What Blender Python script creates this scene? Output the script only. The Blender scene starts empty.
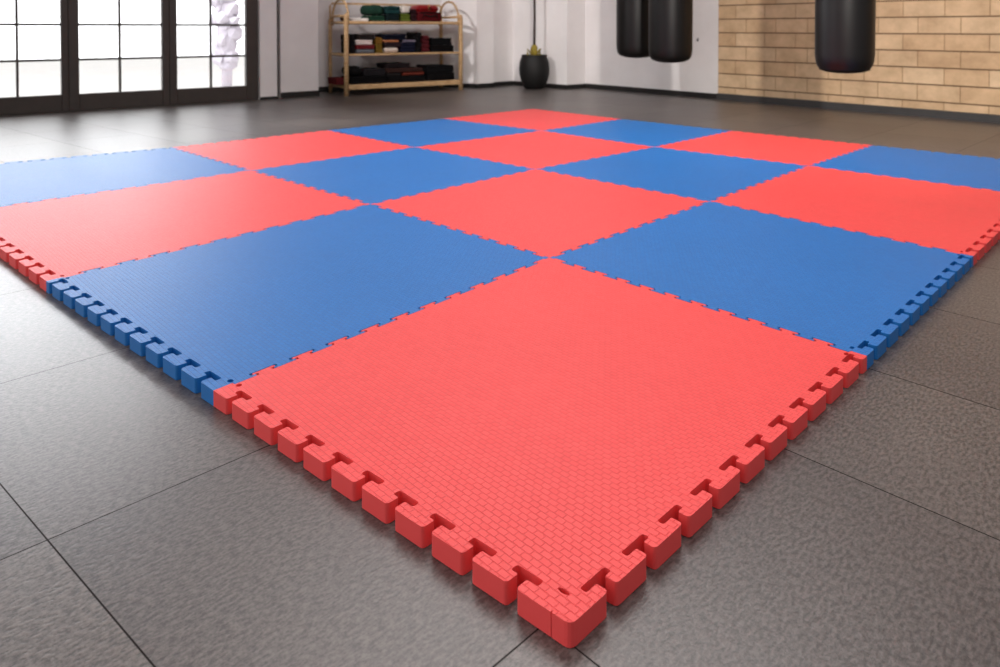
import bpy, bmesh, math, random
from mathutils import Vector, Matrix
random.seed(7)
C = bpy.context.scene.collection
PI = math.pi

# ------------------------------------------------------------------ materials
def lin(r, g, b):
    f = lambda c: (c/12.92 if c <= .04045 else ((c+.055)/1.055)**2.4)
    return (f(r/255), f(g/255), f(b/255), 1)

class N:
    """small node-tree writer"""
    def __init__(s, name):
        s.m = bpy.data.materials.new(name); s.m.use_nodes = True
        s.t = s.m.node_tree; s.n = s.t.nodes; s.l = s.t.links
        s.b = s.n['Principled BSDF']; s.out = s.n['Material Output']
    def add(s, typ, **kw):
        n = s.n.new(typ)
        for k, v in kw.items(): setattr(n, k, v)
        return n
    def link(s, a, b): s.l.new(a, b)
    def coords(s, scale=(1, 1, 1), loc=(0, 0, 0), rot=(0, 0, 0)):
        tc = s.add('ShaderNodeTexCoord'); mp = s.add('ShaderNodeMapping')
        mp.inputs['Scale'].default_value = scale; mp.inputs['Location'].default_value = loc
        mp.inputs['Rotation'].default_value = rot
        s.link(tc.outputs['Object'], mp.inputs['Vector']); return mp.outputs['Vector']
    def noise(s, vec, scale, detail=3, rough=.5):
        n = s.add('ShaderNodeTexNoise'); n.inputs['Scale'].default_value = scale
        n.inputs['Detail'].default_value = detail; n.inputs['Roughness'].default_value = rough
        s.link(vec, n.inputs['Vector']); return n.outputs['Fac']
    def ramp(s, fac, stops):
        r = s.add('ShaderNodeValToRGB'); e = r.color_ramp.elements
        e[0].position, e[0].color = stops[0]; e[1].position, e[1].color = stops[-1]
        for p, c in stops[1:-1]:
            x = e.new(p); x.color = c
        s.link(fac, r.inputs['Fac']); return r.outputs['Color']
    def math(s, op, a, b=None, c=None):
        n = s.add('ShaderNodeMath', operation=op)
        for i, v in enumerate((a, b, c)):
            if v is None: continue
            if isinstance(v, (int, float)): n.inputs[i].default_value = v
            else: s.link(v, n.inputs[i])
        return n.outputs[0]
    def bump(s, h, strength, dist, prev=None):
        n = s.add('ShaderNodeBump'); n.inputs['Strength'].default_value = strength
        n.inputs['Distance'].default_value = dist
        s.link(h, n.inputs['Height'])
        if prev is not None: s.link(prev, n.inputs['Normal'])
        return n.outputs['Normal']
    def setp(s, rough=.5, spec=.5, metal=0, col=None):
        s.b.inputs['Roughness'].default_value = rough
        s.b.inputs['Specular IOR Level'].default_value = spec
        s.b.inputs['Metallic'].default_value = metal
        if col is not None: s.b.inputs['Base Color'].default_value = col
        return s

def plain(name, col, rough=.6, spec=.4, metal=0, var=.12, scale=30, bump=.0):
    m = N(name); m.setp(rough, spec, metal)
    v = m.coords(); n = m.noise(v, scale, 4)
    lo = tuple(c*(1-var) for c in col[:3])+(1,); hi = tuple(min(1, c*(1+var)) for c in col[:3])+(1,)
    m.link(m.ramp(n, [(.3, lo), (.7, hi)]), m.b.inputs['Base Color'])
    if bump: m.link(m.bump(n, bump, .004), m.b.inputs['Normal'])
    return m.m

def mat_foam(name, c0, c1, c2, rough):
    m = N(name); m.setp(rough, .38)
    v = m.coords()
    br = m.add('ShaderNodeTexBrick')
    br.inputs['Scale'].default_value = 1; br.offset = .5
    br.inputs['Brick Width'].default_value = .0170; br.inputs['Row Height'].default_value = .0112
    br.inputs['Mortar Size'].default_value = .0013; br.inputs['Mortar Smooth'].default_value = 1.0
    br.inputs['Color1'].default_value = c0; br.inputs['Color2'].default_value = c1; br.inputs['Mortar'].default_value = c2
    m.link(v, br.inputs['Vector'])
    n = m.noise(v, 3.2, 5, .6)
    mix = m.add('ShaderNodeMix', data_type='RGBA', blend_type='MULTIPLY')
    mix.inputs[0].default_value = 1
    geo = m.add('ShaderNodeNewGeometry'); gs = m.add('ShaderNodeSeparateXYZ'); m.link(geo.outputs['True Normal'], gs.inputs[0])
    up = m.math('GREATER_THAN', gs.outputs[2], .9)
    mt = m.add('ShaderNodeMix', data_type='RGBA'); m.link(up, mt.inputs[0]); mt.inputs[6].default_value = c0
    m.link(br.outputs['Color'], mt.inputs[7]); m.link(mt.outputs[2], mix.inputs[6])
    m.link(m.ramp(n, [(.25, (.93, .93, .93, 1)), (.75, (1, 1, 1, 1))]), mix.inputs[7])
    m.link(mix.outputs[2], m.b.inputs['Base Color'])
    inv = m.math('MULTIPLY', m.math('SUBTRACT', 1.0, br.outputs['Fac']), up)
    nb = m.bump(inv, .5, .0012)
    fine = m.noise(v, 420, 2)
    m.link(m.bump(fine, .16, .0012, nb), m.b.inputs['Normal'])
    return m.m

M = {}
M['red'] = mat_foam('red_foam', lin(243, 80, 80), lin(236, 74, 74), lin(222, 62, 64), .5)
M['blue'] = mat_foam('blue_foam', lin(30, 114, 190), lin(27, 108, 183), lin(19, 88, 158), .48)

def floor_mat():
    m = N('rubber_floor'); m.setp(.42, .75)
    tc = m.add('ShaderNodeTexCoord'); sep = m.add('ShaderNodeSeparateXYZ')
    m.link(tc.outputs['Object'], sep.inputs[0]); v = tc.outputs['Object']
    X, Y = sep.outputs[0], sep.outputs[1]
    def seam(c, off, per, w):
        a = m.math('ADD', c, -off); a = m.math('DIVIDE', a, per)
        fr = m.math('FRACT', a); d = m.math('ABSOLUTE', m.math('SUBTRACT', fr, .5))
        d = m.math('MULTIPLY', m.math('SUBTRACT', .5, d), per)      # metres from the nearest seam
        mr = m.add('ShaderNodeMapRange'); m.link(d, mr.inputs[0])
        mr.inputs[1].default_value = w*.4; mr.inputs[2].default_value = w
        return mr.outputs[0], m.math('FLOOR', a)
    sx, ix = seam(X, -.735, .62, .0017)
    # courses are not quite even, and lean a little left of the mats
    lf = m.math('LESS_THAN', X, -.115)
    Ys = m.math('ADD', Y, m.math('MULTIPLY', m.math('MINIMUM', m.math('ADD', X, .115), 0), -.115))
    def course(c, lst):
        dm = iy = None
        for q in lst:
            d = m.math('ABSOLUTE', m.math('SUBTRACT', c, q)); g = m.math('GREATER_THAN', c, q)
            dm = d if dm is None else m.math('MINIMUM', dm, d); iy = g if iy is None else m.math('ADD', iy, g)
        return dm, iy
    d0, i0 = course(Ys, [-2.35+.5*k for k in range(20)])
    d1, i1 = course(Y, [-1.9, -1.4, -.9, -.45, .0, .60, 1.04]+[1.54+.5*k for k in range(11)])
    def pick(p, q):
        n = m.add('ShaderNodeMix', data_type='FLOAT'); m.link(lf, n.inputs[0]); m.link(q, n.inputs[2]); m.link(p, n.inputs[3]); return n.outputs[0]
    dm, iy = pick(d0, d1), pick(i0, i1)
    mr = m.add('ShaderNodeMapRange'); m.link(dm, mr.inputs[0]); mr.inputs[1].default_value = .0008; mr.inputs[2].default_value = .0017
    sy = mr.outputs[0]
    s = m.math('MINIMUM', sx, sy)
    cid = m.add('ShaderNodeCombineXYZ'); m.link(ix, cid.inputs[0]); m.link(iy, cid.inputs[1])
    wn = m.add('ShaderNodeTexWhiteNoise', noise_dimensions='2D'); m.link(cid.outputs[0], wn.inputs['Vector'])
    tile = m.ramp(wn.outputs['Value'], [(0, lin(86, 80, 79)), (1, lin(98, 92, 89))])
    big = m.noise(v, .9, 4, .6)
    mul = m.add('ShaderNodeMix', data_type='RGBA', blend_type='MULTIPLY'); mul.inputs[0].default_value = 1
    m.link(tile, mul.inputs[6]); m.link(m.ramp(big, [(.25, (.66, .66, .68, 1)), (.75, (1.22, 1.18, 1.13, 1))]), mul.inputs[7])
    # brushed ripple grain running along the hall, broken up by noise
    mp = m.add('ShaderNodeMapping'); m.link(v, mp.inputs[0])
    mp.inputs['Rotation'].default_value = (0, 0, 0); mp.inputs['Scale'].default_value = (190, 75, 1)
    gr = m.noise(mp.outputs[0], 1, 2, .5)
    sp = m.noise(v, 240, 2)
    mul2 = m.add('ShaderNodeMix', data_type='RGBA', blend_type='MULTIPLY'); mul2.inputs[0].default_value = 1
    m.link(mul.outputs[2], mul2.inputs[6])
    g2 = m.math('ADD', m.math('MULTIPLY', gr, .65), m.math('MULTIPLY', sp, .35))
    m.link(m.ramp(g2, [(.38, (.46, .46, .46, 1)), (.62, (1.42, 1.42, 1.42, 1))]), mul2.inputs[7])
    mix = m.add('ShaderNodeMix', data_type='RGBA'); m.link(s, mix.inputs[0])
    mix.inputs[6].default_value = lin(44, 41, 40); m.link(mul2.outputs[2], mix.inputs[7])
    m.link(mix.outputs[2], m.b.inputs['Base Color'])
    n1 = m.bump(g2, .45, .0013)
    m.link(n1, m.b.inputs['Normal'])
    ro = m.ramp(big, [(.0, (.30, .30, .30, 1)), (1, (.46, .46, .46, 1))])
    m.link(ro, m.b.inputs['Roughness']); m.link(m.math('MULTIPLY', s, .7), m.b.inputs['Specular IOR Level'])
    return m.m
M['floor'] = floor_mat()

def plaster():
    m = N('white_plaster'); m.setp(.85, .25)
    v = m.coords(); n = m.noise(v, 1.6, 5, .6)
    m.link(m.ramp(n, [(.3, lin(222, 217, 217)), (.7, lin(234, 230, 230))]), m.b.inputs['Base Color'])
    m.link(m.bump(m.noise(v, 60, 4), .12, .003), m.b.inputs['Normal'])
    return m.m
M['plaster'] = plaster()

def brick():
    m = N('tan_brick'); m.setp(.8, .25)
    # the wall object's local x runs along the wall, local z is up
    tc = m.add('ShaderNodeTexCoord'); sep = m.add('ShaderNodeSeparateXYZ'); cmb = m.add('ShaderNodeCombineXYZ')
    m.link(tc.outputs['Object'], sep.inputs[0])
    m.link(sep.outputs[0], cmb.inputs[0]); m.link(m.math('ADD', sep.outputs[2], .012), cmb.inputs[1])
    br = m.add('ShaderNodeTexBrick'); br.offset = .37; br.offset_frequency = 2; br.squash = 1
    br.inputs['Scale'].default_value = 1
    br.inputs['Brick Width'].default_value = .33; br.inputs['Row Height'].default_value = .146
    br.inputs['Mortar Size'].default_value = .0045; br.inputs['Mortar Smooth'].default_value = .3
    br.inputs['Color1'].default_value = lin(218, 190, 156); br.inputs['Color2'].default_value = lin(206, 174, 138)
    br.inputs['Mortar'].default_value = lin(176, 144, 110)
    m.link(cmb.outputs[0], br.inputs['Vector'])
    n = m.noise(cmb.outputs[0], 5, 6, .65)
    mix = m.add('ShaderNodeMix', data_type='RGBA', blend_type='MULTIPLY'); mix.inputs[0].default_value = 1
    m.link(br.outputs['Color'], mix.inputs[6])
    m.link(m.ramp(n, [(.3, (.74, .70, .66, 1)), (.7, (1.1, 1.09, 1.08, 1))]), mix.inputs[7])
    # the bed joints are coloured darker than the upright ones
    zz = m.math('DIVIDE', m.math('ADD', sep.outputs[2], .012), .146)
    dj = m.math('MULTIPLY', m.math('SUBTRACT', .5, m.math('ABSOLUTE', m.math('SUBTRACT', m.math('FRACT', zz), .5))), .146)
    mr = m.add('ShaderNodeMapRange'); m.link(dj, mr.inputs[0]); mr.inputs[1].default_value = .003; mr.inputs[2].default_value = .0085
    mj = m.add('ShaderNodeMix', data_type='RGBA'); m.link(mr.outputs[0], mj.inputs[0])
    mj.inputs[6].default_value = lin(104, 78, 56); m.link(mix.outputs[2], mj.inputs[7])
    m.link(mj.outputs[2], m.b.inputs['Base Color'])
    n1 = m.bump(m.math('SUBTRACT', 1.0, br.outputs['Fac']), .6, .008)
    m.link(m.bump(n, .25, .01, n1), m.b.inputs['Normal'])
    return m.m
M['brick'] = brick()

def wood():
    m = N('pale_wood'); m.setp(.55, .35)
    v = m.coords((4, 4, 30)); n = m.noise(v, 3, 4)
    m.link(m.ramp(n, [(.3, lin(164, 126, 84)), (.7, lin(206, 174, 132))]), m.b.inputs['Base Color'])
    return m.m
M['wood'] = wood()
M['frame'] = plain('dark_bronze_frame', lin(62, 54, 50), .5, .4, .0, .08, 12)
M['skirting'] = plain('black_skirting', lin(30, 28, 28), .5, .4, 0, .1, 10)
M['skirting_grey'] = plain('grey_skirting', lin(60, 58, 58), .45, .4, 0, .1, 10)
M['ceiling'] = plain('ceiling_paint', lin(205, 200, 196), .9, .2, 0, .03, 2)
M['steel'] = plain('chain_steel', lin(150, 150, 152), .3, .5, 1, .05, 60)
M['ground'] = plain('pale_paving', lin(235, 232, 228), .9, .2, 0, .04, 3)
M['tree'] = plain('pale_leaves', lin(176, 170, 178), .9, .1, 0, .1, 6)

def leather(name, col, rough, bump, spec=.32):
    m = N(name); m.setp(rough, spec)
    v = m.coords(); n = m.noise(v, 140, 4, .6); b = m.noise(v, 3, 3)
    m.link(m.ramp(b, [(.3, tuple(c*.8 for c in col[:3])+(1,)), (.7, col)]), m.b.inputs['Base Color'])
    m.link(m.bump(n, bump, .002), m.b.inputs['Normal'])
    return m.m
M['leather'] = leather('black_vinyl', lin(15, 13, 13), .42, .12)
M['seam'] = leather('black_stitching', lin(13, 12, 12), .7, .3, .15)
M['pot'] = leather('charcoal_clay', lin(17, 16, 16), .6, .3)
M['rod'] = plain('dark_brown_rod', lin(42, 26, 18), .5)
M['yellow'] = plain('yellow_green_cord', lin(140, 122, 34), .6, var=.3, scale=40)

def glass():
    m = N('window_glass')
    tr = m.add('ShaderNodeBsdfTransparent'); tr.inputs[0].default_value = (.95, .96, .97, 1)
    gl = m.add('ShaderNodeBsdfGlossy'); gl.inputs['Roughness'].default_value = .03
    mx = m.add('ShaderNodeMixShader'); fr = m.add('ShaderNodeFresnel'); fr.inputs[0].default_value = 1.35
    m.link(fr.outputs[0], mx.inputs[0]); m.link(tr.outputs[0], mx.inputs[1]); m.link(gl.outputs[0], mx.inputs[2])
    m.link(mx.outputs[0], m.out.inputs['Surface']); return m.m
M['glass'] = glass()

_cl = {}
def cloth(col):
    k = tuple(col)
    if k not in _cl:
        m = N('cloth_%d_%d_%d' % k); m.setp(.9, .15)
        v = m.coords(); n = m.noise(v, 18, 4)
        c = lin(*col)
        m.link(m.ramp(n, [(.3, tuple(x*.65 for x in c[:3])+(1,)), (.7, c)]), m.b.inputs['Base Color'])
        m.link(m.bump(n, .4, .01), m.b.inputs['Normal'])
        _cl[k] = m.m
    return _cl[k]

# ------------------------------------------------------------------ mesh helpers
def finish(name, bm, mat, parent=None, smooth=False, kind=None):
    bmesh.ops.recalc_face_normals(bm, faces=bm.faces)
    me = bpy.data.meshes.new(name); bm.to_mesh(me); bm.free()
    if smooth:
        for p in me.polygons: p.use_smooth = True
    me.materials.append(mat)
    o = bpy.data.objects.new(name, me); C.objects.link(o)
    if parent is not None: o.parent = parent
    if kind: o['kind'] = kind
    return o
def empty(name, loc=(0, 0, 0), rz=0):
    o = bpy.data.objects.new(name, None); C.objects.link(o); o.location = loc; o.rotation_euler = (0, 0, rz)
    o.empty_display_size = .05; return o
def tag(o, label, cat, group=None):
    o['label'] = label; o['category'] = cat
    if group: o['group'] = group
    return o
def box(bm, x0, x1, y0, y1, z0, z1, bev=0, segs=2, T=None):
    r = bmesh.ops.create_cube(bm, size=1)
    vs = r['verts']
    bmesh.ops.scale(bm, vec=(abs(x1-x0), abs(y1-y0), abs(z1-z0)), verts=vs)
    bmesh.ops.translate(bm, vec=((x0+x1)/2, (y0+y1)/2, (z0+z1)/2), verts=vs)
    if bev:
        es = list({e for v in vs for e in v.link_edges})
        r2 = bmesh.ops.bevel(bm, geom=es, offset=bev, segments=segs, affect='EDGES', profile=.5)
        vs = list({v for f in r2['faces'] for v in f.verts} | {v for v in vs if v.is_valid})
    if T: bmesh.ops.transform(bm, matrix=T, verts=vs)
    return vs
def lathe(bm, prof, n=40):
    rings = []
    for r, z in prof:
        if r < 1e-5: rings.append([bm.verts.new((0, 0, z))])
        else: rings.append([bm.verts.new((r*math.cos(2*PI*i/n), r*math.sin(2*PI*i/n), z)) for i in range(n)])
    for a, b in zip(rings, rings[1:]):
        for i in range(n):
            j = (i+1) % n
            if len(a) == 1 and len(b) == 1: continue
            if len(a) == 1: bm.faces.new((a[0], b[i], b[j]))
            elif len(b) == 1: bm.faces.new((a[i], a[j], b[0]))
            else: bm.faces.new((a[i], a[j], b[j], b[i]))
def tube(bm, pts, r, n=10, closed=False):
    pts = [Vector(p) for p in pts]; rings = []
    L = len(pts)
    for i, p in enumerate(pts):
        if closed: t = pts[(i+1) % L]-pts[i-1]
        else: t = pts[min(i+1, L-1)]-pts[max(i-1, 0)]
        t.normalize()
        up = Vector((0, 0, 1)) if abs(t.z) < .95 else Vector((1, 0, 0))
        a = t.cross(up).normalized(); b = t.cross(a)
        rr = r[i] if isinstance(r, (list, tuple)) else r
        rings.append([bm.verts.new(p+(a*math.cos(2*PI*k/n)+b*math.sin(2*PI*k/n))*rr) for k in range(n)])
    m = L if closed else L-1
    for i in range(m):
        A, B = rings[i], rings[(i+1) % L]
        for k in range(n):
            j = (k+1) % n; bm.faces.new((A[k], A[j], B[j], B[k]))
    if not closed:
        bm.faces.new(rings[0]); bm.faces.new(rings[-1])

# ------------------------------------------------------------------ the jigsaw mats
TH = .033            # mat thickness
D = .017             # half the depth of the exposed tooth band
DI = .0095           # half the depth of the closed seams
PITCH = 1/11.5
# seam crossings of the laid floor, metres: rows count away from the near corner to the left, columns to the right
G = {
 0: [(-.062, -.009), (-.077, 1.027), (-.098, 2.026), (-.125, 3.200), (-.150, 4.170)],
 1: [(-.943, -.084), (-1.038, 1.035), (-1.070, 2.082), (-1.113, 3.179), (-1.120, 4.156)],
 2: [(-1.912, -.169), (-2.029, 1.025), (-2.064, 2.068), (-2.035, 3.112), (-2.050, 4.115)],
 3: [(-3.052, -.250), (-3.065, .991), (-3.062, 2.043), (-3.004, 3.140), (-3.005, 4.100)],
 4: [(-4.260, -.320), (-4.096, .966), (-4.094, 2.045), (-4.030, 3.074), (-4.022, 4.126)],
}
def node(i, j):
    """centre-line node; the outermost ones stand half a tooth inside the outer edge"""
    x, y = G[i][j]
    if i == 0: x -= D
    if i == 4: x += D
    if j == 0: y += D
    if j == 4: y -= D
    return Vector((x, y, 0))

def fillet(pts, rad, segs):
    out = []; n = len(pts)
    for i in range(n):
        p = pts[i][0]; r = pts[i][1] if pts[i][1] is not None else rad
        a = pts[i-1][0]-p; b = pts[(i+1) % n][0]-p
        la, lb = a.length, b.length
        if r <= 0 or la < 1e-6 or lb < 1e-6: out.append(p); continue
        t = min(r, la*.48, lb*.48)
        a = a/la*t; b = b/lb*t
        if abs(a.normalized().dot(b.normalized())) > .98: out.append(p); continue
        for k in range(segs+1):
            u = k/segs
            # quadratic arc
            out.append(p + a*(1-u)**2 + b*u**2)
    return out

def side_inner(first_head, fine):
    """half-seam with T teeth along s in [0,1]; returns (s, t, r), t>0 is outwards"""
    feats = []
    hw, bw = .0240, .0295
    for k in range(11):
        c0, c1 = (k+.5)*PITCH, (k+1)*PITCH
        hc, bc = (c0, c1) if first_head else (c1, c0)
        feats.append((hc, 'h', hc-hw, hc+hw)); feats.append((bc, 'b', max(.021, bc-bw), min(1-.021, bc+bw)))
    feats.sort()
    pts = []; r = .0035
    d = DI-.002
    for c, k, a, b in feats:
        if k == 'h': pts += [(a, 0, r), (a, d, r), (b, d, r), (b, 0, r)]
        else: pts += [(a, 0, .002), (a, -DI, .002), (b, -DI, .002), (b, 0, .002)]
    return pts

def side_outer(block0, block1, npitch, rev, slit):
    """exposed edge: flat tooth heads with T slots between them. s in [0,1], t=+D at the outer face"""
    # heads start at s=0: block0 is the width of the first head, the rest is divided evenly
    gap, lip, r = .018, .0215, .0075
    a0 = block0; rest = 1-block0-block1
    p = rest/npitch
    gaps = []
    x = a0
    for k in range(math.ceil(npitch)):
        gaps.append(x); x += p
    gaps.append(x) if block1 > 0 else None
    if gaps[-1] > 1-.012: gaps.pop()
    pts = []
    if slit is not None:
        pts += [(slit-.0008, D, 0), (slit-.0008, D-.004, 0), (slit+.0008, D-.004, 0), (slit+.0008, D, 0)]
    for g in gaps:
        b0, b1 = g-.021, g+gap+.014
        b0, b1 = max(b0, .014), min(b1, 1-.014)
        pts += [(g, D, r), (g, D-lip, .003), (b0, D-lip, .004), (b0, -D, .005), (b1, -D, .005), (b1, D-lip, .004), (g+gap, D-lip, .003), (g+gap, D, r)]
    if rev: pts = [(1-s, t, rr) for s, t, rr in reversed(pts)]
    return pts

def make_mat(i, j, label):
    """mat between rows i..i+1 and columns j..j+1. unit square: u along the row number, v along the column number"""
    A, B = node(i, j), node(i+1, j); Cc, Dd = node(i, j+1), node(i+1, j+1)
    def W(u, v):
        return A*(1-u)*(1-v)+B*u*(1-v)+Cc*(1-u)*v+Dd*u*v
    lo_u, hi_u, lo_v, hi_v = i == 0, i == 3, j == 0, j == 3
    par = (i+j) % 2 == 0
    u0 = -D if lo_u else 0; u1 = 1+D if hi_u else 1
    v0 = -D if lo_v else 0; v1 = 1+D if hi_v else 1
    P = []   # walk: v-low side (u 0->1), u-high side (v 0->1), v-high side (u 1->0), u-low side (v 1->0)
    cr = lambda outer: .012 if outer else 0
    # low v : t outward is -v
    P.append((Vector((u0, v0)), cr(lo_u and lo_v)))
    if lo_v:
        if i == 0: q = side_outer(.085, 0, 9.85, False, .018)
        else: q = side_outer(.058, 0, 10.5, False, None)
        P += [(Vector((s, -t)), r) for s, t, r in q]
    else: P += [(Vector((s, -t)), r) for s, t, r in side_inner(True, True)]
    P.append((Vector((u1, v0)), cr(hi_u and lo_v)))
    # high u : outward +u
    if hi_u: P += [(Vector((1+t, s)), r) for s, t, r in side_outer(.07, .03, 11, False, None)]
    else: P += [(Vector((1+t, s)), r) for s, t, r in side_inner(False, True)]
    P.append((Vector((u1, v1)), cr(hi_u and hi_v)))
    if hi_v: P += [(Vector((s, 1+t)), r) for s, t, r in reversed(side_outer(.06, .03, 11, False, None))]
    else: P += [(Vector((s, 1+t)), r) for s, t, r in reversed(side_inner(False, True))]
    P.append((Vector((u0, v1)), cr(lo_u and hi_v)))
    if lo_u:
        q = side_outer(.058 if j == 0 else .05, .0, 10.5, False, None)
        P += [(Vector((-t, s)), r) for s, t, r in reversed(q)]
    else: P += [(Vector((-t, s)), r) for s, t, r in reversed(side_inner(True, True))]
    near = i+j < 4
    out = fillet(P, 0, 4 if near else 1)
    # drop doubles
    ring = []
    for p in out:
        if not ring or (p-ring[-1]).length > 2e-4: ring.append(p)
    if (ring[0]-ring[-1]).length < 2e-4: ring.pop()
    holes = []
    def oval(cu, cv, ru, rv, n=12): return [Vector((cu+ru*math.cos(2*PI*k/n), cv+rv*math.sin(2*PI*k/n))) for k in range(n)]
    if i == 0 and j == 0: holes.append(oval(.030, .020, .0105, .0038))
    if lo_v and i > 0: holes.append(oval(.012, .022, .0075, .0055)); 
    if lo_v: holes.append(oval(.978, .024, .0075, .0055))
    if lo_u and not (j == 0): holes.append(oval(.024, .020, .0055, .0075))
    if lo_u: holes.append(oval(.022, .978, .0055, .0075))
    bm = bmesh.new(); bw = bm.edges.layers.float.new('bevel_weight_edge')
    loops = []
    for lp in [ring]+holes:
        top = []; bot = []
        for p in lp:
            w = W(p.x, p.y)
            top.append(bm.verts.new((w.x, w.y, TH))); bot.append(bm.verts.new((w.x, w.y, .0008)))
        loops.append((top, bot))
    for lvl in (0, 1):
        es = []
        for L in loops:
            vs = L[lvl]
            for k in range(len(vs)): es.append(bm.edges.new((vs[k-1], vs[k])))
        bmesh.ops.triangle_fill(bm, use_beauty=True, use_dissolve=False, edges=es, normal=(0, 0, 1 if lvl == 0 else -1))
    rim = []
    for top, bot in loops:
        for k in range(len(top)):
            bm.faces.new((top[k-1], top[k], bot[k], bot[k-1]))
            e = bm.edges.get((top[k-1], top[k])); rim.append(e)
    for e in rim: e[bw] = 1
    o = finish('jigsaw_mat', bm, M['red' if par else 'blue'])
    md = o.modifiers.new('soft_rim', 'BEVEL'); md.limit_method = 'WEIGHT'; md.width = .0019; md.segments = 2 if near else 1
    md.use_clamp_overlap = True
    # turn the origin to the mat's middle so it moves as one thing
    c = W(.5, .5); o.data.transform(Matrix.Translation(-c)); o.location = (c.x, c.y, 0)
    tag(o, label, 'floor mat', 'interlocking foam mats laid as a checkerboard')
    return o

LAB = {
 (0, 0): 'large red foam mat at the near corner, closest to the viewer',
 (1, 0): 'blue foam mat with exposed teeth, left of the nearest red mat',
 (2, 0): 'red foam mat with exposed teeth at the left edge of the photo',
 (3, 0): 'blue foam mat at the far left, nearest the glazed doors',
 (0, 1): 'blue foam mat with exposed teeth, right of the nearest red mat',
 (1, 1): 'central red foam mat, corner to corner directly behind the nearest red mat',
 (2, 1): 'blue foam mat touching the upper left side of the central red mat',
 (3, 1): 'red foam mat on the far left border, between two blue border mats',
 (0, 2): 'red foam mat with exposed teeth running out of the right edge of the photo',
 (1, 2): 'blue foam mat touching the upper right side of the central red mat',
 (2, 2): 'red foam mat directly behind the central red mat, second from the far corner',
 (3, 2): 'blue foam mat on the far left border, in front of the wooden rack',
 (0, 3): 'blue foam mat at the far right corner, below the brick wall',
 (1, 3): 'red foam mat on the far right border, below the nearest black punching bag',
 (2, 3): 'blue foam mat on the far right border, below the pair of punching bags',
 (3, 3): 'small looking red foam mat at the farthest corner, before the black floor pot',
}
for (i, j), lb in LAB.items(): make_mat(i, j, lb)

# ------------------------------------------------------------------ room shell
H = 3.1
def slab(name, a, b, thick, z0, z1, mat, side=1, kind='structure', parent=None, bev=0):
    """wall piece from a to b (xy), thickness to the outside (right of a->b when side=1)"""
    a = Vector((a[0], a[1], 0)); b = Vector((b[0], b[1], 0)); d = b-a; L = d.length
    ang = math.atan2(d.y, d.x)
    bm = bmesh.new()
    y0, y1 = (0, thick) if side > 0 else (-thick, 0)
    box(bm, 0, L, y0, y1, z0, z1, bev)
    o = finish(name, bm, mat, None, kind=kind)
    o.location = a; o.rotation_euler = (0, 0, ang)
    if parent is not None:
        o.parent = parent
    return o
def prism(name, pts, z0, z1, mat, kind='structure'):
    bm = bmesh.new()
    lo = [bm.verts.new((x, y, z0)) for x, y in pts]; hi = [bm.verts.new((x, y, z1)) for x, y in pts]
    bm.faces.new(lo); bm.faces.new(hi)
    for k in range(len(pts)): bm.faces.new((lo[k-1], lo[k], hi[k], hi[k-1]))
    return finish(name, bm, mat, kind=kind)

bm = bmesh.new(); box(bm, -7.75, 3.2, -3.2, 7.3, -.12, 0); finish('floor', bm, M['floor'], kind='structure')
bm = bmesh.new(); box(bm, -7.75, 3.2, -3.2, 7.3, H, H+.12); finish('ceiling', bm, M['ceiling'], kind='structure')
bm = bmesh.new(); box(bm, -22, -7.76, -12, 14, -.2, -.08)
finish('pavement', bm, M['ground'], kind='structure')

# left wall line: origin, direction d and normal n into the room
WO = Vector((-7.11, .59, 0)); WD = Vector((.1, 1, 0)).normalized(); WN = Vector((WD.y, -WD.x, 0))
def wl(s, n=0): p = WO+WD*s+WN*n; return (p.x, p.y)
# corner post of the opening, solid wall, and header above the glazed doors
prism('wall_left', [wl(-3.9), wl(-3.9, -.22), wl(-.95, -.22), wl(-.95)], 0, H, M['plaster'])
prism('wall_left_header', [wl(-.95), wl(-.95, -.22), wl(2.29, -.22), wl(2.29)], 2.45, H, M['plaster']).name = 'wall_left.001'
# white pier right of the doors, a recessed strip coloured dark as the gap's shade, then the wide white block up to the recess
prism('wall_left_pier', [wl(2.29, -.22), wl(2.29, .05), wl(2.475, .05), wl(2.475, -.22)], 0, H, M['plaster']).name = 'trim_1'
prism('wall_left_gap', [wl(2.475, -.22), wl(2.475, -.06), wl(2.535, -.06), wl(2.535, -.22)], 0, H, M['frame']).name = 'gap_shade_strip'
rc0, rc1 = (-7.30, 3.62), (-6.60, 5.46)
prism('wall_back', [wl(2.535, -.22), wl(2.535, 0), wl(2.975, 0), (-7.30, 3.62), (-7.6, 3.66)], 0, H, M['plaster'])
prism('wall_back_recess', [(-7.6, 3.60), rc0, (-6.88, 5.44), (-7.2, 5.6)], 0, H, M['plaster']).name = 'wall_back.001'
# projecting block right of the rack, then the niche with the pot
prism('wall_back_block', [(-7.2, 5.6), (-6.88, 5.40), (-6.36, 5.56), (-6.325, 5.83), (-6.44, 5.84), (-6.40, 6.30), (-6.7, 6.4)], 0, H, M['plaster']).name = 'wall_back.002'
prism('wall_back_corner', [(-6.7, 6.40), (-6.45, 6.26), (-5.44, 6.26), (-5.41, 6.56), (-5.42, 6.95), (-6.7, 6.95)], 0, H, M['plaster']).name = 'wall_back.003'
# right wall: white part then brick
RO = Vector((-5.42, 6.58, 0)); RD = Vector((4.56, -.29, 0)).normalized(); RN = Vector((RD.y, -RD.x, 0))
def rl(s, n=0): p = RO+RD*s+RN*n; return (p.x, p.y)
slab('wall_right', rl(0), rl(1.956), .25, 0, H, M['plaster'])
slab('wall_right_brick', rl(1.956), rl(8.2), .25, 0, H, M['brick']).name = 'wall_right.001'
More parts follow.
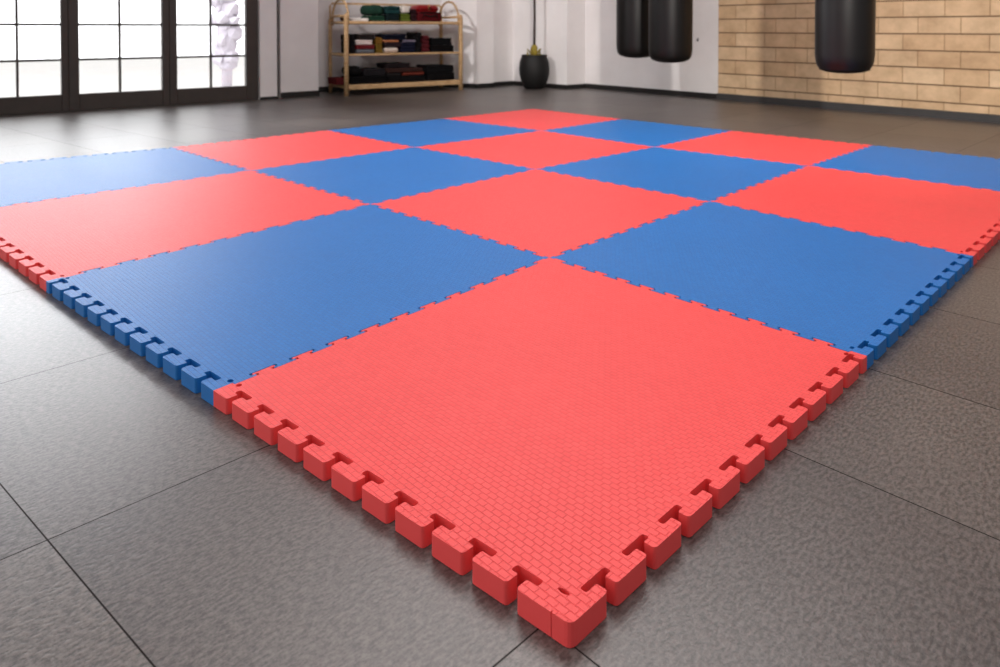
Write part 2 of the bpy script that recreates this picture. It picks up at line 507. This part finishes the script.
# skirting boards
slab('baseboard_back', wl(2.535), wl(2.98), .014, 0, .062, M['skirting'], -1)
slab('baseboard_left', wl(2.29, .05), wl(2.475, .05), .012, 0, .03, M['skirting'], -1)
slab('baseboard_back', rc0, (-6.88, 5.42), .014, 0, .062, M['skirting'], -1)
slab('baseboard_back', (-6.88, 5.40), (-6.36, 5.56), .014, 0, .055, M['skirting'], -1)
slab('baseboard_back', (-6.43, 5.84), (-6.40, 6.27), .014, 0, .055, M['skirting'], -1)
slab('baseboard_back', (-6.36, 5.56), (-6.325, 5.83), .014, 0, .055, M['skirting'], -1)
slab('baseboard_back', (-6.40, 6.26), (-5.43, 6.26), .014, 0, .055, M['skirting'], -1)
slab('baseboard_back', (-5.44, 6.26), (-5.405, 6.58), .014, 0, .055, M['skirting'], -1)
slab('baseboard_right', rl(0), rl(1.956), .016, 0, .058, M['skirting'], -1)
slab('baseboard_right', rl(1.956), rl(8.2), .03, 0, .066, M['skirting_grey'], -1)

# glazed doors: three leaves in a dark frame (and a fourth just outside the frame of the photo)
def leaf(idx, s0, s1, m_at, stile0, stile1):
    root = empty('door_%d' % idx, (WO.x, WO.y, 0), math.atan2(WD.y, WD.x)); root['kind'] = 'structure'
    # local x along the wall, local y = away from the room
    Z1 = 2.45
    bm = bmesh.new()
    box(bm, s0, s0+stile0, .0, .07, 0, Z1, .004, 1); box(bm, s1-stile1, s1, .0, .07, 0, Z1, .004, 1)
    box(bm, s0+stile0, s1-stile1, .0, .07, 0, .155, .004, 1); box(bm, s0+stile0, s1-stile1, .0, .07, Z1-.12, Z1, .004, 1)
    finish('door_frame', bm, M['frame'], root)
    bm = bmesh.new()
    for z in (.475, .80, 1.125, 1.45, 1.775, 2.10): box(bm, s0+stile0, s1-stile1, .022, .045, z-.011, z+.011)
    box(bm, m_at-.010, m_at+.010, .018, .048, .155, Z1-.12)
    finish('glazing_bars', bm, M['frame'], root)
    bm = bmesh.new(); box(bm, s0+stile0-.002, s1-stile1+.002, .031, .036, .153, Z1-.118)
    finish('glass_pane', bm, M['glass'], root)
    return root
leaf(1, -.42, .522, .13, .075, .056)
leaf(2, .524, 1.395, .955, .085, .064)
leaf(3, 1.397, 2.288, 1.803, .072, .125)
leaf(4, -.95, -.422, -.68, .06, .06)

# pale tree and post outdoors, washed out behind the glass
bm = bmesh.new()
tube(bm, [(0, 0, -.08), (0, .02, .5), (.03, 0, 1.3), (0, 0, 2.4)], [.07, .06, .05, .03], 10)
tr = empty('garden_tree', (-8.6, 3.26, -.0)); tag(tr, 'pale washed-out tree standing outside the glazed doors', 'tree')
finish('trunk', bm, M['tree'], tr, True)
bm = bmesh.new()
for k in range(90):
    a = random.random()*2*PI; z = .25+random.random()*2.2; r = random.random()*.13*(1.3-abs(z-1.4)/2)
    rr = bmesh.ops.create_icosphere(bm, subdivisions=1, radius=.07+random.random()*.08)
    bmesh.ops.translate(bm, vec=(r*math.cos(a), r*math.sin(a), z), verts=rr['verts'])
    for v in rr['verts']: v.co += Vector((random.uniform(-.02, .02),)*3)
finish('foliage', bm, M['tree'], tr)
bm = bmesh.new(); lathe(bm, [(0, -.08), (.09, -.08), (.09, -.02), (.035, 0), (.035, 2.6), (0, 2.62)], 16)
o = finish('garden_post', bm, M['tree'], None, True); o.location = (-8.5, .35, 0)
tag(o, 'pale slim post standing outside the leftmost glazed door', 'post')

# small hook on the white wall
hk = empty('wall_hook', (*rl(1.70), .64), math.atan2(RD.y, RD.x)); tag(hk, 'tiny grey hook on the white wall right of the paired punching bags', 'hook')
bm = bmesh.new(); box(bm, -.008, .008, -.006, 0, -.018, .018, .002); finish('back_plate', bm, M['skirting_grey'], hk)
bm = bmesh.new(); tube(bm, [(0, -.005, -.003), (0, -.014, -.010), (0, -.024, -.008), (0, -.027, .006)], .004, 8); finish('prong', bm, M['steel'], hk)

# ------------------------------------------------------------------ punching bags
def make_bag(loc, label, R0=.205):
    z0 = loc[2]; L = 1.35
    root = empty('punching_bag', loc); tag(root, label, 'punching bag', 'black punching bags hanging from the ceiling')
    prof = [(0, 0), (.06, .002), (.12, .010), (.16, .024)]
    bm = bmesh.new(); lathe(bm, prof+[(.163, .027)], 48); finish('bottom_cap', bm, M['seam'], root, True)
    prof = [(.160, .0235), (R0-.027, .035), (R0-.013, .055), (R0-.005, .085), (R0, .13), (R0+.001, .45), (R0, .9),
            (R0-.002, L-.10), (.198, L-.03), (.185, L), (0, L)]
    bm = bmesh.new(); lathe(bm, prof, 56); finish('bag_body', bm, M['leather'], root, True)
    bm = bmesh.new(); lathe(bm, [(R0-.003, L-.16), (R0+.004, L-.155), (R0+.004, L-.10), (R0-.003, L-.095)], 48); finish('top_band', bm, M['seam'], root, True)
    for k in range(4):
        a = k*PI/2+.4; c, s = math.cos(a), math.sin(a)
        bm = bmesh.new()
        tube(bm, [(c*(R0+.004), s*(R0+.004), L-.16), (c*(R0+.004), s*(R0+.004), L-.02), (c*.19, s*.19, L+.03), (c*.02, s*.02, L+.33)], .009, 8)
        finish('strap', M and bm, M['seam'], root)
    bm = bmesh.new(); tube(bm, [(.03*math.cos(t*PI/6), 0, L+.345+.03*math.sin(t*PI/6)) for t in range(12)], .005, 8, True); finish('hanging_ring', bm, M['steel'], root, True)
    bm = bmesh.new(); z = L+.37; k = 0
    while z0+z < H-.03:
        pts = []
        for t in range(10):
            a = 2*PI*t/10; u = .012*math.cos(a); w = .022*math.sin(a)
            pts.append((u, 0, z+w+.02) if k % 2 == 0 else (0, u, z+w+.02))
        tube(bm, pts, .0035, 6, True); z += .033; k += 1
    finish('chain', bm, M['steel'], root, True)
    bm = bmesh.new(); top = H-z0; lathe(bm, [(0, top), (.05, top), (.05, top-.012), (.015, top-.02), (.012, top-.05), (0, top-.05)], 20); finish('ceiling_mount', bm, M['steel'], root, True)
    return root
make_bag((-1.43, 4.51, .455), 'nearest black punching bag, hanging alone in front of the tan brick wall', .189)
make_bag((-3.32, 5.29, .437), 'right-hand black punching bag of the overlapping pair before the white wall')
make_bag((-3.96, 5.64, .455), 'left-hand black punching bag of the pair, partly behind its neighbour')

# ------------------------------------------------------------------ pot with collar and pole
pt = empty('floor_pot', (-5.79, 6.03, 0)); tag(pt, 'round black floor pot with yellow collar and thin dark pole, in the wall niche', 'pot')
bm = bmesh.new()
lathe(bm, [(0, .0), (.10, 0), (.125, .01), (.165, .09), (.190, .18), (.194, .25), (.186, .33), (.170, .385), (.160, .41), (.166, .425), (.158, .432), (.146, .425), (.144, .39), (0, .385)], 44)
finish('pot_body', bm, M['pot'], pt, True)
bm = bmesh.new(); lathe(bm, [(0, .38), (.1, .386), (.142, .388)], 24); finish('pot_filling', bm, M['seam'], pt, True)
bm = bmesh.new(); lathe(bm, [(0, .38), (.045, .385), (.038, .43), (.052, .45), (.040, .48), (.044, .52), (.03, .55), (.018, .56), (0, .56)], 20)
for k in range(5):
    a = k*1.25; tube(bm, [(.03*math.cos(a), .03*math.sin(a), .44), (.09*math.cos(a), .09*math.sin(a), .50), (.085*math.cos(a+.3), .085*math.sin(a+.3), .43), (.05*math.cos(a+.4), .05*math.sin(a+.4), .40)], .011, 8)
finish('yellow_collar', bm, M['yellow'], pt, True)
bm = bmesh.new(); tube(bm, [(0, 0, .5), (.006, 0, .9), (-.004, 0, 1.4), (.004, 0, 2.0), (0, 0, 2.55)], [.017, .016, .016, .015, .012], 12); finish('pole', bm, M['rod'], pt, True)

# ------------------------------------------------------------------ wooden rack
FL = Vector((-6.55, 3.75, 0)); FR = Vector((-6.28, 5.22, 0)); RL = (FR-FL).length
rk = empty('shelf_rack', FL, math.atan2((FR-FL).y, (FR-FL).x))    # local x along the front, local y to the back
tag(rk, 'light wooden three-tier rack with arched ends, filled with folded clothes', 'rack')
DP = .50; Z = (.125, .475, .845)
for x in (0, RL):
    for y in (0, DP):
        bm = bmesh.new(); top = .93 if y == 0 else .90
        tube(bm, [(x, y, 0), (x, y, .5), (x, y, top-.05), (x+(.012 if x == 0 else -.012), y, top)], .027 if y == 0 else .022, 12)
        finish('post', bm, M['wood'], rk, True)
    bm = bmesh.new(); xi = x+(.028 if x == 0 else -.028)
    pts = [(xi, DP-.01, .80)]
    for t in range(13):
        a = PI*t/12; pts.append((xi, DP/2+(DP/2-.01)*math.cos(a), .90+.20*math.sin(a)))
    pts.append((xi, .01, .80)); tube(bm, pts, .0135, 10); finish('arch', bm, M['wood'], rk, True)
    for z in (.10, .46, .83, .905):
        bm = bmesh.new(); tube(bm, [(x, .0, z), (x, DP, z)], .014, 8); finish('end_rail', bm, M['wood'], rk, True)
for k, z in enumerate(Z):
    sh = bmesh.new(); th = (.012, .008, .010)[k]
    for q in range(7):
        y0 = .02+q*.055; box(sh, .0, RL, y0, y0+.047, z-th, z, .002, 1)
    s_ = finish('shelf', sh, M['wood'], rk)
    bm = bmesh.new(); h = (.055, .022, .030)[k]
    box(bm, 0, RL, -.012, .016, z-h, z+.002, .006, 2); finish('front_rail', bm, M['wood'], s_)
    bm = bmesh.new(); box(bm, 0, RL, DP-.012, DP+.012, z-h, z+.002, .006, 2); finish('rear_rail', bm, M['wood'], s_)
bm = bmesh.new(); tube(bm, [(.0, DP, .90), (.0, DP, 1.03), (.02, DP, 1.06), (RL-.02, DP, 1.06), (RL, DP, 1.03), (RL, DP, .90)], .012, 8); finish('back_hoop', bm, M['wood'], rk, True)

RM = Matrix.Translation(FL) @ Matrix.Rotation(rk.rotation_euler.z, 4, 'Z')
def s_of(px):      # place along the rack front for a given fraction of its seen length
    u = (px-346.4)/114.3; return RL*(u-.12*u*(1-u))
def garment(px0, px1, zt, zb, col, label, name='folded_garment', cat='clothing', dep=.30, y0=.04, folds=None, rnd=.02, group='folded clothes on the wooden rack'):
    x0, x1 = s_of(px0)+.012, s_of(px1)+.012; w = x1-x0; h = zt-zb
    n = folds or max(1, round(h/.028))
    bm = bmesh.new()
    for k in range(n):
        jx0, jx1, jy = random.uniform(-.006, .006), random.uniform(-.006, .006), random.uniform(-.008, .008)
        a, b = h*k/n, h*(k+1)/n
        vs = box(bm, -w/2+jx0, w/2+jx1, -dep/2+jy, dep/2+jy, a+.0003, b+.0016 if k < n-1 else b, min(rnd, (b-a)*.46, w*.3), 3)
    # rounded spine that folds the layers together on the left
    if n > 1:
        for k in range(0, n-1, 2):
            z = h*(k+1)/n; tube(bm, [(-w/2+.018, -dep/2+.03, z), (-w/2+.018, dep/2-.03, z)], min(h/n*.6, .018), 8)
    bmesh.ops.subdivide_edges(bm, edges=[e for e in bm.edges if e.calc_length() > .06], cuts=3, use_grid_fill=True)
    ph = random.random()*9
    for v in bm.verts:
        if v.co.z > h*.15: v.co.z += .006*math.sin(v.co.x*38+ph)*math.cos(v.co.y*25+ph)*(v.co.z/h)*(min(1, h/.1)) - .002
        v.co.z = max(v.co.z, 0)
    o = finish(name, bm, cloth(col), None, True)
    p = RM @ Vector(((x0+x1)/2, y0+dep/2, zb)); o.location = p; o.rotation_euler = (0, 0, rk.rotation_euler.z+random.uniform(-.02, .02))
    tag(o, label, cat, group); return o
BK, CH, NV = (13, 11, 13), (32, 29, 32), (14, 17, 34)
e = .0015
# bottom shelf
garment(337, 349, .205, .125+e, (92, 26, 30), 'small dark red folded cloth at the left end of the bottom shelf')
garment(351, 388, .215, .125+e, BK, 'wide black folded garment, base of the left stack on the bottom shelf')
garment(351, 364, .33, .217, (12, 11, 12), 'black rolled garment on top of the left stack, bottom shelf', folds=1, rnd=.05)
garment(365, 387, .300, .217, CH, 'charcoal folded garment beside the black roll, bottom shelf left stack')
garment(389, 427, .200, .125+e, BK, 'black folded garment at the base of the middle stack, bottom shelf')
garment(404, 426, .245, .202, (112, 48, 36), 'rust red folded garment in the middle stack, bottom shelf', folds=1)
garment(389, 403, .245, .202, (34, 30, 30), 'black folded bundle left of the rust red garment, bottom shelf', folds=1)
garment(389, 424, .295, .247, (58, 36, 32), 'dark brown folded garment in the middle stack, bottom shelf')
garment(388, 412, .355, .297, (30, 22, 24), 'dark garment on top of the middle stack, bottom shelf')
garment(429, 456, .225, .125+e, BK, 'black folded garment at the base of the right stack, bottom shelf')
garment(428, 455, .315, .227, (14, 13, 16), 'black folded garment on top of the right stack, bottom shelf')
# middle shelf
garment(351, 356, .70, .475+e, BK, 'tall black folded garment beside the left post, middle shelf', folds=3)
garment(357, 376, .525, .475+e, (96, 98, 104), 'grey folded garment at the base of the striped stack, middle shelf', folds=1)
garment(357, 376, .575, .527, (110, 34, 38), 'red folded garment between grey and white ones, middle shelf')
garment(357, 374, .635, .577, (214, 196, 190), 'off-white folded garment in the left stack, middle shelf', folds=2)
garment(360, 377, .70, .637, (36, 30, 28), 'dark folded garment capping the left stack, middle shelf')
garment(377, 384, .58, .475+e, (112, 88, 30), 'mustard yellow folded cloth right of the striped stack, middle shelf')
garment(377, 384, .66, .582, (120, 84, 30), 'golden folded cloth on top of the mustard one, middle shelf')
garment(386, 401, .545, .475+e, (205, 190, 178), 'cream rolled cloth near the middle of the middle shelf', folds=1, rnd=.035)
garment(386, 403, .600, .547, (44, 30, 34), 'dark folded cloth above the cream roll, middle shelf')
garment(386, 401, .628, .602, (190, 120, 80), 'thin orange folded cloth under the navy one, middle shelf', folds=1)
garment(386, 408, .70, .63, NV, 'navy folded garment on top, centre of the middle shelf', folds=2)
garment(403, 417, .60, .475+e, (18, 21, 42), 'dark blue folded garments stack, middle shelf', folds=3)
garment(405, 417, .628, .602, (120, 112, 128), 'thin lilac grey folded cloth on the dark blue stack, middle shelf', folds=1)
garment(418, 423, .72, .475+e, BK, 'tall black folded garment right of centre, middle shelf', folds=4)
garment(424, 431, .68, .475+e, (84, 26, 32), 'dark red folded garment beside the tall black one, middle shelf', folds=4)
garment(433, 455, .56, .475+e, BK, 'black folded garment at the base of the right stack, middle shelf')
garment(433, 453, .65, .562, (12, 12, 15), 'black folded garment on top of the right stack, middle shelf')
# top shelf
garment(351, 370, .885, .845+e, (226, 220, 214), 'flat white folded towel at the left of the top shelf', 'folded_towel', 'towel', folds=2)
garment(372, 386, .915, .845+e, (30, 62, 46), 'dark green folded garment, base of the green pile on the top shelf')
garment(370, 386, 1.04, .917, (28, 58, 46), 'bulky green rolled garment on the top shelf', folds=1, rnd=.05)
garment(388, 401, .93, .845+e, (18, 34, 36), 'black green folded garment right of the green roll, top shelf')
garment(388, 402, 1.03, .932, (24, 58, 58), 'dark teal rolled garment on the top shelf', folds=2, rnd=.045)
garment(403, 412, .94, .845+e, (92, 106, 38), 'lime green folded cloth, centre of the top shelf')
garment(403, 412, 1.04, .942, (226, 218, 208), 'white bundled cloth on the lime green one, top shelf', folds=1, rnd=.045)

# red gear bag with handle on the top shelf
def gear_bag(px0, px1, zb, h, label):
    x0, x1 = s_of(px0), s_of(px1); w = x1-x0; dp = .30
    root = empty('gym_bag', RM @ Vector(((x0+x1)/2, .04+dp/2, zb)), rk.rotation_euler.z); tag(root, label, 'bag')
    bm = bmesh.new(); box(bm, -w/2, w/2, -dp/2, dp/2, 0, h*.55, .025, 3); finish('lower_body', bm, cloth((84, 14, 20)), root, True)
    bm = bmesh.new()
    box(bm, -w/2+.012, w/2-.02, -dp/2+.012, dp/2-.012, h*.5, h, .06, 5); finish('upper_body', bm, leather('red_vinyl', lin(140, 24, 28), .35, .2), root, True)
    bm = bmesh.new(); tube(bm, [(-w*.42, -dp/2-.002, h*.53), (0, -dp/2-.006, h*.53), (w*.42, -dp/2-.002, h*.53)], .006, 8); finish('zip', bm, M['seam'], root, True)
    bm = bmesh.new(); box(bm, -.045, .045, -dp/2+.005, dp/2-.005, h*.55, h+.004, .06, 4); finish('tan_panel', bm, cloth((196, 128, 92)), root, True)
    bm = bmesh.new(); tube(bm, [(-.10, -dp/2-.004, h*.2), (-.09, -dp/2-.012, h*.4), (0, -dp/2-.018, h*.30), (.09, -dp/2-.012, h*.4), (.10, -dp/2-.004, h*.2)], .008, 8); finish('handle', bm, M['seam'], root, True)
    return root
gear_bag(420, 444, .845+e, .205, 'red sports bag with tan panel at the right of the top shelf')
garment(413, 419, .99, .845+e, (46, 22, 26), 'dark maroon folded garment left of the red bag, top shelf', folds=3)
# knob-like ball at the left end of the top shelf
kb = RM @ Vector((.045, .20, 0))
bm = bmesh.new(); lathe(bm, [(0, 0), (.02, .002), (.034, .016), (.038, .036), (.034, .056), (.02, .07), (0, .073)], 20)
o = finish('small_ball', bm, cloth((70, 38, 30)), None, True); o.location = (kb.x, kb.y, .8455); tag(o, 'small dark brown ball at the left end of the top shelf', 'ball')

# ------------------------------------------------------------------ light
w = bpy.data.worlds.new('World'); bpy.context.scene.world = w; w.use_nodes = True
bg = w.node_tree.nodes['Background']; bg.inputs[0].default_value = (1.0, .985, .975, 1)
# hazy bright sky on the garden side (-x), dim hall on the other
nt = w.node_tree; tc = nt.nodes.new('ShaderNodeTexCoord'); sp = nt.nodes.new('ShaderNodeSeparateXYZ'); mr = nt.nodes.new('ShaderNodeMapRange')
nt.links.new(tc.outputs['Generated'], sp.inputs[0]); nt.links.new(sp.outputs[0], mr.inputs[0])
mr.inputs[1].default_value = -.1; mr.inputs[2].default_value = -.5; mr.inputs[3].default_value = .45; mr.inputs[4].default_value = 3.0
nt.links.new(mr.outputs[0], bg.inputs[1])
def area(name, loc, target, sx, sy, power, col=(1, 1, 1), spread=180):
    l = bpy.data.lights.new(name, 'AREA'); l.shape = 'RECTANGLE'; l.size = sx; l.size_y = sy; l.energy = power; l.color = col
    l.spread = math.radians(spread)
    o = bpy.data.objects.new(name, l); C.objects.link(o); o.location = loc
    d = Vector(target)-Vector(loc); o.rotation_euler = d.to_track_quat('-Z', 'Y').to_euler(); return o
area('window_daylight', (-8.3, .9, 2.9), (-3.5, .9, .2), 3.4, 1.6, 520, (.96, .98, 1))
area('overhead_fill', (-2.2, 2.2, 3.05), (-2.2, 2.2, 0), 3.5, 2.5, 125, (1, .97, .94))  # added fill under the ceiling to light the mat tops, no fixture modelled
area('front_fill', (.3, .6, 3.05), (.0, .8, 0), 1.8, 1.8, 45, (1, .97, .94))  # added fill lamp above the near mats, not a real fixture
def spot(name, loc, target, power, ang, col, r=.12, blend=.6):
    l = bpy.data.lights.new(name, 'SPOT'); l.energy = power; l.spot_size = math.radians(ang); l.spot_blend = blend; l.color = col; l.shadow_soft_size = r
    o = bpy.data.objects.new(name, l); C.objects.link(o); o.location = loc
    d = Vector(target)-Vector(loc); o.rotation_euler = d.to_track_quat('-Z', 'Y').to_euler(); return o
spot('wall_spot', (1.7, -.35, 2.9), (-2.9, 6.4, .9), 1250, 50, (1, .94, .87), .10, .7)
spot('niche_fill_spot', (-5.2, 1.4, 2.7), (-5.9, 6.2, .6), 320, 56, (1, .97, .95))  # added spot, stands in for window light on the left-facing wall faces

# ------------------------------------------------------------------ camera
cam = bpy.data.cameras.new('camera'); co = bpy.data.objects.new('camera', cam); C.objects.link(co)
cam.sensor_fit = 'HORIZONTAL'; cam.sensor_width = 36; cam.lens = 724.08*36/1000
cam.shift_y = -.2906; cam.clip_start = .05; cam.clip_end = 80
co.location = (.5025, -.6789, .7648); co.rotation_euler = (PI/2-.02, 0, .8007)
cam.dof.use_dof = True; cam.dof.focus_distance = 1.3; cam.dof.aperture_fstop = 6
bpy.context.scene.camera = co
vs = bpy.context.scene.view_settings; vs.view_transform = 'Standard'; vs.look = 'None'; vs.exposure = 0; vs.gamma = 1
